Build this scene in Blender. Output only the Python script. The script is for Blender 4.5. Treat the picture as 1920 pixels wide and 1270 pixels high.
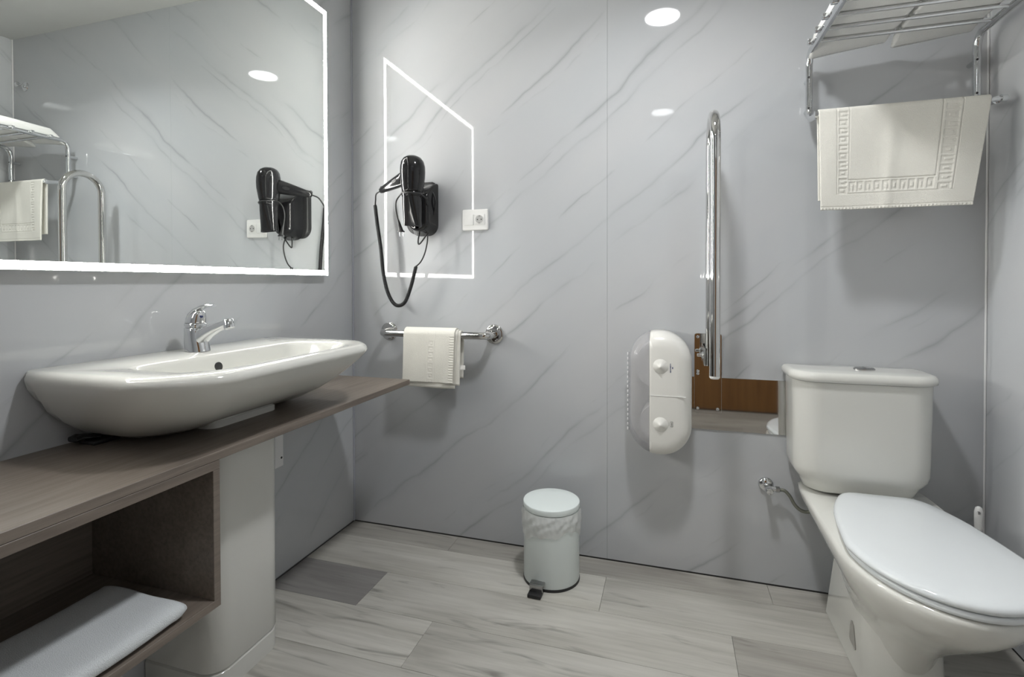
import bpy, bmesh, math, random
from mathutils import Vector, Matrix
random.seed(7)
for o in list(bpy.data.objects):
    bpy.data.objects.remove(o, do_unlink=True)
scene = bpy.context.scene
COL = scene.collection
PI = math.pi

# ------------------------------------------------------------------ camera
W, H, FRONT = 2.365, 2.526, -2.65          # room: back wall y=0, left wall x=0
YAW, PITCH, ROLL = 0.29794, -0.013185, -0.0021
fw = Vector((-math.sin(YAW)*math.cos(PITCH), math.cos(YAW)*math.cos(PITCH), math.sin(PITCH)))
rt = Vector((math.cos(YAW), math.sin(YAW), 0)); up = rt.cross(fw)
r2 = rt*math.cos(ROLL)+up*math.sin(ROLL); u2 = up*math.cos(ROLL)-rt*math.sin(ROLL)
cd = bpy.data.cameras.new('camera'); cam = bpy.data.objects.new('camera', cd); COL.objects.link(cam)
cam.matrix_world = Matrix(((r2.x, u2.x, -fw.x, 1.385), (r2.y, u2.y, -fw.y, -2.03), (r2.z, u2.z, -fw.z, 1.098), (0, 0, 0, 1)))
cd.sensor_fit = 'HORIZONTAL'; cd.sensor_width = 36; cd.lens = 960*36/1920
cd.shift_y = -(635-542.2)/1920; cd.clip_start = 0.02
scene.camera = cam
# ------------------------------------------------------------------ world, exposure, light levels
wd = bpy.data.worlds.new('world'); scene.world = wd; wd.use_nodes = True
wd.node_tree.nodes['Background'].inputs[0].default_value = (0, 0, 0, 1)
scene.view_settings.view_transform = 'Standard'; scene.view_settings.look = 'None'
scene.view_settings.gamma = 1; scene.view_settings.use_curve_mapping = False
scene.view_settings.exposure = 0.24
DOWN_L = 28.0       # ceiling downlight over the room: radiance of its diffuser
DOWN_P = 10.0       # and the watts it throws down into the room
DOWN2_L = 9.0
DOWN2_P = 1.2     # ceiling downlight by the door
LED_L = 44.0        # lit band of the mirror: radiance of the band
LED_P = 1.7         # and the watts each metre of it throws forward

# ------------------------------------------------------------------ materials
def new_mat(name):
    m = bpy.data.materials.new(name); m.use_nodes = True
    nt = m.node_tree; return m, nt, nt.nodes['Principled BSDF']
def N(nt, t, **kw):
    n = nt.nodes.new(t)
    for k, v in kw.items(): setattr(n, k, v)
    return n
def mix(nt, fac, a, b, mode='MIX'):
    n = N(nt, 'ShaderNodeMix', data_type='RGBA', blend_type=mode)
    for s, v in ((0, fac), (6, a), (7, b)):
        if hasattr(v, 'is_output'): nt.links.new(v, n.inputs[s])
        else: n.inputs[s].default_value = v if s == 0 else (*v, 1)
    return n.outputs[2]
def ramp(nt, fac, stops):
    n = N(nt, 'ShaderNodeValToRGB'); nt.links.new(fac, n.inputs[0])
    e = n.color_ramp.elements
    while len(e) < len(stops): e.new(0.5)
    for i, (p, c) in enumerate(stops):
        e[i].position = p; e[i].color = (*c, 1) if len(c) == 3 else c
    return n.outputs[0]
def noise(nt, vec, scale, detail=3, rough=0.5, dist=0.0):
    n = N(nt, 'ShaderNodeTexNoise'); n.inputs['Scale'].default_value = scale
    n.inputs['Detail'].default_value = detail; n.inputs['Roughness'].default_value = rough
    n.inputs['Distortion'].default_value = dist
    if vec is not None: nt.links.new(vec, n.inputs['Vector'])
    return n.outputs[0]
def mapping(nt, src, loc=(0, 0, 0), rot=(0, 0, 0), sc=(1, 1, 1)):
    n = N(nt, 'ShaderNodeMapping'); n.inputs[1].default_value = loc; n.inputs[2].default_value = rot; n.inputs[3].default_value = sc
    nt.links.new(src, n.inputs[0]); return n.outputs[0]
def bump(nt, b, height, strength, dist):
    n = N(nt, 'ShaderNodeBump'); n.inputs['Strength'].default_value = strength; n.inputs['Distance'].default_value = dist
    nt.links.new(height, n.inputs['Height']); nt.links.new(n.outputs[0], b.inputs['Normal'])
def plain(name, col, rough=0.5, metal=0.0, spec=0.5, coat=0.0, var=0.04, vscale=8, bmp=None, alpha=1.0, trans=0.0):
    m, nt, b = new_mat(name)
    tc = N(nt, 'ShaderNodeTexCoord').outputs['Object']
    n = noise(nt, tc, vscale, 3)
    lo = tuple(max(0, c*(1-var)) for c in col); hi = tuple(min(1, c*(1+var)) for c in col)
    nt.links.new(mix(nt, n, lo, hi), b.inputs['Base Color'])
    b.inputs['Roughness'].default_value = rough; b.inputs['Metallic'].default_value = metal
    b.inputs['Specular IOR Level'].default_value = spec; b.inputs['Coat Weight'].default_value = coat
    b.inputs['Alpha'].default_value = alpha; b.inputs['Transmission Weight'].default_value = trans
    if bmp: bump(nt, b, noise(nt, tc, bmp[0], 2), bmp[1], bmp[2])
    return m
def emit(name, col, strength):
    m, nt, b = new_mat(name)
    b.inputs['Base Color'].default_value = (0.8, 0.8, 0.8, 1); b.inputs['Roughness'].default_value = 0.4
    b.inputs['Emission Color'].default_value = (*col, 1); b.inputs['Emission Strength'].default_value = strength
    return m
def marble(name, rot, seed):
    # pale glossy wall panel with long thin diagonal veins; u runs along the wall, v is up
    m, nt, b = new_mat(name)
    tc = N(nt, 'ShaderNodeTexCoord').outputs['Object']
    sp = N(nt, 'ShaderNodeSeparateXYZ'); nt.links.new(tc, sp.inputs[0])
    cb = N(nt, 'ShaderNodeCombineXYZ')
    if rot == 'x': nt.links.new(sp.outputs[0], cb.inputs[0])
    else:
        mm = N(nt, 'ShaderNodeMath', operation='MULTIPLY'); mm.inputs[1].default_value = 1 if rot == 'y' else -1
        nt.links.new(sp.outputs[1], mm.inputs[0]); nt.links.new(mm.outputs[0], cb.inputs[0])
    nt.links.new(sp.outputs[2], cb.inputs[1])
    r = mapping(nt, cb.outputs[0], (seed, seed*.37, 0), (0, 0, -math.radians(40)))
    wob = noise(nt, r, 1.7, 4, .5)
    wv = N(nt, 'ShaderNodeCombineXYZ')
    ma = N(nt, 'ShaderNodeMath', operation='MULTIPLY_ADD'); ma.inputs[1].default_value = .16; ma.inputs[2].default_value = -.08
    nt.links.new(wob, ma.inputs[0]); nt.links.new(ma.outputs[0], wv.inputs[1])
    ad = N(nt, 'ShaderNodeVectorMath', operation='ADD'); nt.links.new(r, ad.inputs[0]); nt.links.new(wv.outputs[0], ad.inputs[1])
    def stripes(freq, off, th, ms, mlo, mhi):
        # thin lines a fixed pitch apart along the diagonal, each broken up by a stretched mask
        mp = mapping(nt, ad.outputs[0], (off, off*.7, 0))
        q = N(nt, 'ShaderNodeSeparateXYZ'); nt.links.new(mp, q.inputs[0])
        f = N(nt, 'ShaderNodeMath', operation='MULTIPLY'); f.inputs[1].default_value = freq; nt.links.new(q.outputs[1], f.inputs[0])
        pp = N(nt, 'ShaderNodeMath', operation='PINGPONG'); pp.inputs[1].default_value = 1.0; nt.links.new(f.outputs[0], pp.inputs[0])
        ln = ramp(nt, pp.outputs[0], [(0, (1, 1, 1)), (th*.35, (.55, .55, .55)), (th, (.16, .16, .16)), (th*3.2, (0, 0, 0))])
        mk = ramp(nt, noise(nt, mapping(nt, mp, (3, 1, 0), (0, 0, 0), ms), 1, 3, .6), [(mlo, (0, 0, 0)), (mhi, (1, 1, 1))])
        return mix(nt, 1.0, ln, mk, 'MULTIPLY')
    v1 = stripes(6.5, 3.1, .06, (1.6, 9, 1), .455, .65)
    v2 = stripes(4.3, 7.7, .05, (2.2, 7, 1), .475, .66)
    v3 = stripes(9.1, 1.9, .055, (3.2, 9, 1), .52, .69)
    vv = mix(nt, 1.0, mix(nt, 1.0, v1, v2, 'LIGHTEN'), v3, 'LIGHTEN')
    cloud = ramp(nt, noise(nt, mapping(nt, r, (0, 0, 0), (0, 0, 0), (.8, 2.6, 1)), 1.2, 3), [(.3, (.480, .500, .520)), (.7, (.53, .538, .550))])
    dk = N(nt, 'ShaderNodeMath', operation='MULTIPLY'); dk.inputs[1].default_value = .66
    nt.links.new(vv, dk.inputs[0])
    nt.links.new(mix(nt, dk.outputs[0], cloud, (.295, .305, .315)), b.inputs['Base Color'])
    b.inputs['Roughness'].default_value = 0.035; b.inputs['Specular IOR Level'].default_value = 0.5
    return m
def wood(name, axis, c0, c1, c2, rough, sc=1.0, perobj=False, specks=False):
    m, nt, b = new_mat(name)
    tc = N(nt, 'ShaderNodeTexCoord').outputs['Object']
    src = tc
    if perobj:
        oi = N(nt, 'ShaderNodeObjectInfo')
        cb = N(nt, 'ShaderNodeCombineXYZ')
        for k, f in enumerate((37.0, 91.0, 13.0)):
            q = N(nt, 'ShaderNodeMath', operation='MULTIPLY'); q.inputs[1].default_value = f
            nt.links.new(oi.outputs['Random'], q.inputs[0]); nt.links.new(q.outputs[0], cb.inputs[k])
        ad = N(nt, 'ShaderNodeVectorMath', operation='ADD'); nt.links.new(tc, ad.inputs[0]); nt.links.new(cb.outputs[0], ad.inputs[1])
        src = ad.outputs[0]
    s1 = {'x': (1.3, 8, 8), 'y': (9, 1.1, 9), 'z': (9, 9, 1.1)}[axis]
    s2 = {'x': (3, 60, 60), 'y': (60, 3, 60), 'z': (60, 60, 3)}[axis]
    big = noise(nt, mapping(nt, src, sc=tuple(v*sc for v in s1)), 1, 4, .6, .6)
    fine = noise(nt, mapping(nt, src, sc=tuple(v*sc for v in s2)), 1, 3, .6, .3)
    col = ramp(nt, big, [(.3, c0), (.5, c1), (.72, c2)])
    col = mix(nt, .30 if specks else .55, col, ramp(nt, fine, [(.3, tuple(.72*c for c in c1)), (.6, c2)]))
    if specks:
        s3 = {'x': (3.2, 26, 26), 'y': (26, 3.2, 26), 'z': (26, 26, 3.2)}[axis]
        kn = noise(nt, mapping(nt, src, sc=s3), 1, 3, .55, .8)
        col = mix(nt, ramp(nt, kn, [(.60, (0, 0, 0)), (.78, (.75, .75, .75))]), col, tuple(.42*c for c in c0))
    if perobj:
        mm = N(nt, 'ShaderNodeMapRange'); mm.inputs[3].default_value = .87; mm.inputs[4].default_value = 1.05
        nt.links.new(oi.outputs['Random'], mm.inputs[0])
        hs = N(nt, 'ShaderNodeHueSaturation'); nt.links.new(mm.outputs[0], hs.inputs['Value']); nt.links.new(col, hs.inputs['Color'])
        col = hs.outputs[0]
    nt.links.new(col, b.inputs['Base Color'])
    b.inputs['Roughness'].default_value = rough
    bump(nt, b, fine, .12, .0006)
    return m
MARB_B = marble('marble_panel_back', 'x', 0.0); MARB_L = marble('marble_panel_left', 'y', 4.3); MARB_R = marble('marble_panel_right', '-y', 8.1)
FLOORW = wood('floor_wood', 'x', (.36, .345, .305), (.50, .485, .44), (.63, .615, .57), .36, 1.0, True, True)
FLOORM = wood('floor_wood_mid', 'x', (.25, .235, .21), (.36, .345, .31), (.47, .455, .42), .36, 1.0, True, True)
FLOORD = wood('floor_wood_dark', 'x', (.19, .18, .175), (.26, .248, .24), (.34, .33, .315), .38, 1.0, True, True)
CABW = wood('cabinet_wood', 'y', (.112, .088, .071), (.163, .134, .111), (.222, .188, .159), .42, 1.6)
DOORW = wood('door_wood', 'z', (.17, .075, .02), (.22, .10, .028), (.27, .13, .04), .45, .7)
GAP = plain('dark_joint', (.11, .11, .11), .8)
CEIL = plain('ceiling_paint', (.58, .585, .57), .85)
TRIM = plain('trim_lilac', (.42, .43, .48), .25)
TRIMW = plain('trim_white', (.78, .78, .78), .3)
CERAM = plain('ceramic', (.66, .66, .622), .07, coat=.3, var=.01)
SEATP = plain('seat_plastic', (.69, .72, .735), .12, var=.01)
PEDM = plain('pedestal_ceramic', (.62, .62, .59), .16, var=.015)
CHROME = plain('chrome', (.74, .75, .76), .06, 1.0, var=.02)
STEEL = plain('polished_steel', (.66, .655, .64), .035, 1.0, var=.02)
DSTEEL = plain('brushed_steel', (.42, .42, .42), .22, 1.0, var=.05)
MIRROR = plain('mirror_silver', (.86, .885, .865), .0, 1.0, var=.002)
BLACK = plain('black_gloss', (.012, .012, .013), .12, var=.1)
BLACKM = plain('black_matt', (.014, .014, .015), .45, var=.1)
WPLAST = plain('white_plastic', (.80, .80, .785), .25, var=.01)
CPLAST = plain('cream_plastic', (.76, .75, .71), .3, var=.015)
GPLAST = plain('smoked_plastic', (.50, .50, .53), .16, alpha=.34, var=.02)
PAPER = plain('paper', (.80, .79, .76), .9, bmp=(300, .2, .001))
CARD = plain('cardboard', (.16, .15, .17), .9)
BINP = plain('bin_paint', (.77, .83, .82), .32, var=.01)
BAG = plain('bin_liner', (.88, .89, .88), .3, alpha=.6, var=.03, bmp=(60, .4, .004))
TERRY = plain('terry', (.80, .785, .72), .95, spec=.1, var=.05, vscale=14, bmp=(520, .55, .0025))
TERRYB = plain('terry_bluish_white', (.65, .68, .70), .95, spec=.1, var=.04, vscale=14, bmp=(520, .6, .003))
TERRYW = plain('terry_white', (.80, .80, .78), .95, spec=.1, var=.04, vscale=14, bmp=(520, .6, .003))
HOSE = plain('braided_hose', (.23, .235, .20), .4, .6, bmp=(700, .6, .001))
BLUE = plain('blue_print', (.03, .05, .16), .5); GREYP = plain('grey_print', (.20, .20, .19), .5)
LED = emit('led_band', (1.0, .985, .93), LED_L)
LAMP = emit('downlight_diffuser', (.97, .985, 1.0), DOWN_L); LAMP2 = emit('door_downlight_diffuser', (.97, .985, 1.0), DOWN2_L)
FROST = plain('frost_line', (.75, .77, .75), .5)

# ------------------------------------------------------------------ geometry helpers
def V(*a): return Vector(a)
class B:
    def __init__(s): s.bm = bmesh.new()
    def box(s, x0, x1, y0, y1, z0, z1, bev=0.0, seg=2):
        t = bmesh.new(); bmesh.ops.create_cube(t, size=1)
        for v in t.verts: v.co = V((x0+x1)/2+v.co.x*(x1-x0), (y0+y1)/2+v.co.y*(y1-y0), (z0+z1)/2+v.co.z*(z1-z0))
        if bev > 0: bmesh.ops.bevel(t, geom=t.edges[:]+t.verts[:], offset=bev, segments=seg, profile=.5, affect='EDGES')
        return s.add(t)
    def add(s, t):
        me = bpy.data.meshes.new('t'); t.to_mesh(me); t.free(); s.bm.from_mesh(me); bpy.data.meshes.remove(me); return s
    def rings(s, rs, cap0=True, cap1=True, closed=False):
        vs = [[s.bm.verts.new(p) for p in r] for r in rs]
        n = len(vs[0]); m = len(vs)
        for i in range(m if closed else m-1):
            a, b = vs[i], vs[(i+1) % m]
            for j in range(n):
                k = (j+1) % n
                try: s.bm.faces.new((a[j], a[k], b[k], b[j]))
                except ValueError: pass
        if cap0 and not closed: s.bm.faces.new(list(reversed(vs[0])))
        if cap1 and not closed: s.bm.faces.new(vs[-1])
        return s
    def tube(s, path, r, seg=12, cap=True):
        P = [Vector(p) for p in path]; n = len(P)
        rr = r if isinstance(r, (list, tuple)) else [r]*n
        T = []
        for i in range(n):
            d = (P[min(i+1, n-1)]-P[max(i-1, 0)]); T.append(d.normalized())
        a = V(0, 0, 1) if abs(T[0].z) < .9 else V(1, 0, 0)
        u = T[0].cross(a).normalized(); rs = []
        for i in range(n):
            u = (u-T[i]*u.dot(T[i])).normalized(); w = T[i].cross(u)
            rs.append([P[i]+(u*math.cos(2*PI*k/seg)+w*math.sin(2*PI*k/seg))*rr[i] for k in range(seg)])
        return s.rings(rs, cap, cap)
    def lathe(s, prof, c, axis=(0, 0, 1), seg=28, cap=True):
        ax = Vector(axis).normalized(); a = V(1, 0, 0) if abs(ax.x) < .9 else V(0, 1, 0)
        u = ax.cross(a).normalized(); w = ax.cross(u); c = Vector(c)
        return s.rings([[c+ax*h+(u*math.cos(2*PI*k/seg)+w*math.sin(2*PI*k/seg))*max(r, 1e-5) for k in range(seg)] for r, h in prof], cap, cap)
    def grid(s, f, nu, nv):
        vs = [[s.bm.verts.new(f(i/nu, j/nv)) for i in range(nu+1)] for j in range(nv+1)]
        for j in range(nv):
            for i in range(nu): s.bm.faces.new((vs[j][i], vs[j][i+1], vs[j+1][i+1], vs[j+1][i]))
        return s
def mkmesh(name, b, origin, mat, smooth=40):
    bm = b.bm; o = Vector(origin)
    for v in bm.verts: v.co -= o
    bmesh.ops.recalc_face_normals(bm, faces=bm.faces[:])
    me = bpy.data.meshes.new(name); bm.to_mesh(me); bm.free()
    if smooth:
        for p in me.polygons: p.use_smooth = True
        if smooth < 180: me.set_sharp_from_angle(angle=math.radians(smooth))
    me.materials.append(mat); return me
def thing(name, label, cat, loc, group=None):
    o = bpy.data.objects.new(name, None); COL.objects.link(o); o.location = loc; o.empty_display_size = .05
    o['label'] = label; o['category'] = cat
    if group: o['group'] = group
    return o
ORG = {}
def part(name, b, mat, parent, smooth=40, label=None):
    org = ORG.get(parent.name, parent.location.copy())
    o = bpy.data.objects.new(name, mkmesh(name, b, org, mat, smooth)); COL.objects.link(o)
    o.parent = parent; ORG[o.name] = org
    if label: o['label'] = label
    return o
def solo(name, b, mat, loc, label, cat, smooth=40, group=None):
    o = bpy.data.objects.new(name, mkmesh(name, b, loc, mat, smooth)); COL.objects.link(o); o.location = loc
    ORG[o.name] = Vector(loc); o['label'] = label; o['category'] = cat
    if group: o['group'] = group
    return o
def struct(name, b, mat, smooth=0):
    o = bpy.data.objects.new(name, mkmesh(name, b, (0, 0, 0), mat, smooth)); COL.objects.link(o)
    o['kind'] = 'structure'; ORG[o.name] = Vector((0, 0, 0)); return o
def fillet(pts, r, n=6):
    P = [Vector(p) for p in pts]; out = [P[0]]
    for i in range(1, len(P)-1):
        a = (P[i-1]-P[i]); b = (P[i+1]-P[i]); rr = min(r, a.length*.49, b.length*.49)
        ang = a.angle(b); d = min(rr/math.tan(ang/2), a.length*.49, b.length*.49)
        p0 = P[i]+a.normalized()*d; p1 = P[i]+b.normalized()*d
        for k in range(n+1):
            t = k/n; out.append(p0*(1-t)**2+P[i]*2*t*(1-t)+p1*t*t)
    out.append(P[-1]); return out
def catmull(pts, n=8, closed=False):
    P = [Vector(p) for p in pts]; m = len(P); out = []
    for i in range(m if closed else m-1):
        if closed: p0, p1, p2, p3 = P[i-1], P[i], P[(i+1) % m], P[(i+2) % m]
        else: p0, p1, p2, p3 = P[max(i-1, 0)], P[i], P[i+1], P[min(i+2, m-1)]
        for k in range(n):
            t = k/n
            out.append(.5*((2*p1)+(p2-p0)*t+(2*p0-5*p1+4*p2-p3)*t*t+(3*p1-p0-3*p2+p3)*t**3))
    if not closed: out.append(P[-1])
    return out
def resample(pts, n, closed=True):
    P = [Vector(p) for p in pts]
    if closed: P = P+[P[0]]
    L = [0]
    for a, b in zip(P, P[1:]): L.append(L[-1]+(b-a).length)
    out = []; j = 0
    for k in range(n):
        d = L[-1]*k/(n if closed else n-1)
        while j < len(L)-2 and L[j+1] < d: j += 1
        t = (d-L[j])/max(1e-9, L[j+1]-L[j]); out.append(P[j].lerp(P[j+1], min(1, t)))
    return out
def rrect(x0, x1, y0, y1, r, n=6):
    # rounded rectangle outline (2D); r = single radius or 4 radii (x1y1, x0y1, x0y0, x1y0)
    rs = r if isinstance(r, (list, tuple)) else [r]*4
    out = []
    for (cx, cy, a0, q) in ((x1, y1, 0, 0), (x0, y1, 90, 1), (x0, y0, 180, 2), (x1, y0, 270, 3)):
        R = max(rs[q], 1e-4); sx = -1 if cx == x1 else 1; sy = -1 if cy == y1 else 1
        for k in range(n+1):
            a = math.radians(a0+90*k/n); out.append((cx+sx*R+R*math.cos(a), cy+sy*R+R*math.sin(a)))
    return out

# ------------------------------------------------------------------ the room
fl = struct('floor', B().box(-.1, W+.1, FRONT-.1, .1, -.06, -.004), GAP)
edges = [0.0, -.12]
while edges[-1] > FRONT: edges.append(max(FRONT, edges[-1]-.2075))
joint0 = [-.05, .05, .367, -.55, -.11, .20, -.36, .10, -.2, .3, -.5, 0.02, .4, .1]
joint0[0] = .52; joint0[1] = 1.163
for i in range(len(edges)-1):
    y1, y0 = edges[i], edges[i+1]
    if y1-y0 < .01: continue
    j = joint0[i]
    while j > 0: j -= 1.205
    xs = [0.0]
    j += 1.205
    while j < W-.01:
        if j > .02: xs.append(j)
        j += 1.205
    xs.append(W)
    for a, b in zip(xs, xs[1:]):
        pl = B().box(a+.0004, b-.0004, y0+.0005, y1-.0005, -.0045, 0.0, .0007, 1)
        part('plank', pl, FLOORD if (i == 2 and a < .1) else FLOORM if (i == 0 or (i == 2 and a > 1.5) or (i == 4 and a > .5 and a < 1.2)) else FLOORW, fl, 0)
struct('ceiling', B().box(-.1, W+.1, FRONT-.1, .1, H, H+.06), CEIL)
wb = struct('wall_back', B().box(-.1, W+.1, .004, .1, -.05, H), GAP)
for a, b in ((0.0, 1.1525), (1.1525, W)):
    part('panel', B().box(a+.00025, b-.00025, 0, .0045, .005, H, .0003, 1), MARB_B, wb, 0)
wl = struct('wall_left', B().box(-.1, -.004, FRONT-.1, 0.004, -.05, H), GAP)
for a, b in ((-1.81, -.0), (FRONT, -1.81)):
    part('panel', B().box(-.0045, 0, a+.0005, b-.0005, .005, H, .0006, 1), MARB_L, wl, 0)
wr = struct('wall_right', B().box(W+.004, W+.1, FRONT-.1, .004, -.05, H), GAP)
for a, b in ((-1.15, 0), (FRONT, -1.15)):
    part('panel', B().box(W, W+.0045, a+.0005, b-.0005, .005, H, .0006, 1), MARB_R, wr, 0)
DX0, DX1, DH = 1.38, 2.25, 2.03
wf = struct('wall_front', B().box(-.1, DX0-.07, FRONT-.1, FRONT, -.05, H).box(DX1+.07, W+.1, FRONT-.1, FRONT, -.05, H).box(DX0-.07, DX1+.07, FRONT-.1, FRONT, DH+.07, H), MARB_R)
d1 = struct('door_1', B().box(DX0, DX1, FRONT-.06, FRONT-.02, .006, DH, .002), DOORW)
part('door_frame', B().box(DX0-.07, DX0, FRONT-.1, FRONT+.012, 0, DH+.07, .003).box(DX1, DX1+.07, FRONT-.1, FRONT+.012, 0, DH+.07, .003).box(DX0, DX1, FRONT-.1, FRONT+.012, DH, DH+.07, .003), TRIMW, d1)
part('door_handle', B().tube(fillet([(DX0+.07, FRONT-.02, 1.02), (DX0+.07, FRONT+.04, 1.02), (DX0+.19, FRONT+.04, 1.02)], .015), .009), CHROME, d1)
t1 = struct('trim_1', B().box(.0003, .005, -.009, -.0003, .004, H, .0015), TRIM)
t2 = struct('trim_2', B().box(W-.006, W-.0003, -.006, -.0003, .004, H, .002), TRIMW)

# ------------------------------------------------------------------ ceiling downlights
def downlight(x, y, m, label, watts):
    t = thing('downlight', label, 'ceiling light', (x, y, H), 'round ceiling downlights')
    part('rim', B().lathe([(.089, -.0005), (.1, -.0005), (.1, -.004), (.0935, -.009), (.089, -.007)], (x, y, H), seg=40, cap=False), WPLAST, t)
    part('diffuser', B().lathe([(.089, -.001), (.089, -.005), (.06, -.0062), (.0001, -.0066)], (x, y, H), seg=40), m, t)
    ld_ = bpy.data.lights.new('downlight_beam', 'AREA'); ld_.shape = 'DISK'; ld_.size = .17; ld_.energy = watts; ld_.spread = math.radians(135); ld_.color = (.975, .985, 1.0)
    lo = bpy.data.objects.new('downlight_beam', ld_); COL.objects.link(lo); lo.parent = t; lo.location = (0, 0, -.012)
downlight(1.347, -.85, LAMP, 'round white downlight in the ceiling above the middle of the room', DOWN_P)
downlight(1.327, -2.46, LAMP2, 'round white downlight in the ceiling close to the brown door', DOWN2_P)

# ------------------------------------------------------------------ mirror with lit edge
MY0, MY1, MZ0, MZ1, MX = -1.43, -.222, 1.128, 2.215, .032
t = thing('mirror', 'large wall mirror with glowing white edge above the washbasin', 'mirror', (0, (MY0+MY1)/2, MZ0))
part('back_box', B().box(.0005, MX-.004, MY0+.004, MY1-.004, MZ0+.004, MZ1-.004), WPLAST, t, 0)
part('edge_frame', B().box(MX-.0038, MX-.0006, MY0, MY1, MZ0, MZ1), FROST, t, 0)
part('glass', B().box(MX-.0005, MX, MY0+.020, MY1-.020, MZ0+.020, MZ1-.020), MIRROR, t, 0)
def quad_frame(o0, o1, x):
    b = B(); y0, y1, z0, z1 = MY0, MY1, MZ0, MZ1
    for (ya, yb, za, zb) in ((y0+o0, y1-o0, z0+o0, z0+o1), (y0+o0, y1-o0, z1-o1, z1-o0), (y0+o0, y0+o1, z0+o1, z1-o1), (y1-o1, y1-o0, z0+o1, z1-o1)):
        b.box(x-.00015, x, ya, yb, za, zb)
    return b
part('light_band', quad_frame(.0006, .0115, MX), LED, t, 0)
part('light_band', quad_frame(.0135, .0198, MX), LED, t, 0)
for (ly, lz, sy, sz) in (((MY0+MY1)/2, MZ0+.006, MY1-MY0, .011), ((MY0+MY1)/2, MZ1-.006, MY1-MY0, .011), (MY0+.006, (MZ0+MZ1)/2, .011, MZ1-MZ0-.024), (MY1-.006, (MZ0+MZ1)/2, .011, MZ1-MZ0-.024)):
    la = bpy.data.lights.new('band_light', 'AREA'); la.shape = 'RECTANGLE'; la.size = sz; la.size_y = sy
    la.energy = LED_P*max(sy, sz); la.spread = math.radians(115); la.color = (1.0, .985, .93)
    lo = bpy.data.objects.new('band_light', la); COL.objects.link(lo); lo.parent = t
    lo.location = (MX+.0006, ly-(MY0+MY1)/2, lz-MZ0); lo.rotation_euler = (0, -PI/2, 0)      # facing out into the room

# ------------------------------------------------------------------ vanity: worktop, open cabinet, pedestal
CX = .399
solo('worktop', B().box(.001, CX, -2.0, -.2075, .6925, .7125, .0012, 1), CABW, (.2, -1.1, .6925), 'dark grey-brown wood worktop under the washbasin', 'worktop', 0)
t = thing('cabinet', 'open dark wood shelf cabinet below the worktop holding a towel', 'cabinet', (.2, -1.55, .356))
part('top_panel', B().box(.001, CX, -2.0, -1.108, .672, .692, .0008, 1), CABW, t, 0)
part('bottom_panel', B().box(.001, CX, -2.0, -1.108, .356, .374, .0008, 1), CABW, t, 0)
part('side_panel', B().box(.001, CX, -1.126, -1.108, .3742, .6718, .0008, 1), CABW, t, 0)
part('side_panel', B().box(.001, CX, -2.0, -1.982, .3742, .6718, .0008, 1), CABW, t, 0)
part('back_panel', B().box(.001, .012, -1.9818, -1.1262, .3742, .6718, 0), CABW, t, 0)
# towel on the shelf
def folded_towel(x0, x1, y0, y1, z0, h, wave=.004, sagf=None, seed=0, nx=40, ny=40):
    rnd = random.Random(seed); ph = [rnd.random()*6 for _ in range(6)]
    b = B(); n = 26; rs = []
    prof = []
    for k in range(n):                      # rounded slab section in x-z
        a = 2*PI*k/n
        ex = 2/7.0; c, s_ = math.cos(a), math.sin(a)
        prof.append((math.copysign(abs(c)**ex, c), math.copysign(abs(s_)**(2/3.2), s_)))
    # denser section
    prof = [(p.x, p.y) for p in resample([(a_, b_*.25, 0) for a_, b_ in prof], 64)]
    for j in range(ny+1):
        v = j/ny; e = min(1, min(v, 1-v)*ny/1.6+.55)
        r = []
        for (px, pz) in prof:
            pz = pz/.25
            x = (x0+x1)/2+px*(x1-x0)/2*(.97+.03*e)+.003*math.sin(v*9+ph[0])
            y = y0+(y1-y0)*v+.003*math.sin(px*3+ph[1])
            top = h*(.5+.5*pz*e)
            z = z0+top
            if pz > 0: z += wave*pz*(math.sin(px*2.5+v*4+ph[2])*.6+math.sin(px*5+v*7+ph[3])*.4)
            if pz > .2 or abs(px) > .8: z += .0012*math.sin(v*ny*2.1)*(1 if v > .93 or v < .07 else .15)
            if sagf: z += sagf((px+1)/2, v)
            r.append(V(x, y, z))
        rs.append(r)
    return b.rings(rs)
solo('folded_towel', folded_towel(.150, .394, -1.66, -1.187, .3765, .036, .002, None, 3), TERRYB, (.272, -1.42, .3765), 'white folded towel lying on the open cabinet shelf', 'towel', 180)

t = thing('pedestal', 'white ceramic washbasin pedestal standing on the floor below the worktop', 'pedestal', (.12, -.87, 0))
def ped(o, z): return [V(x, y, z) for x, y in rrect(.003, .252+o, -.992-o, -.742+o, (.055, .004, .004, .055), 7)]
part('column', B().rings([ped(-.006, .058), ped(-.002, .06), ped(0, .064), ped(0, .30), ped(.001, .6915)]), PEDM, t)
part('base', B().rings([ped(-.001, 0), ped(-.001, .053), ped(-.005, .0575)]), PEDM, t)

t = thing('mounting_strip', 'narrow white strip with a dark screw on left wall behind the pedestal', 'strip', (.003, -.479, .415))
part('strip', B().box(.0006, .006, -.500, -.458, .415, .690, .001, 1), TRIMW, t, 0)
part('screw', B().lathe([(.0042, 0), (.0042, .0012), (.0001, .0016)], (.006, -.468, .447), (1, 0, 0), 12), BLACKM, t)

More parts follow.
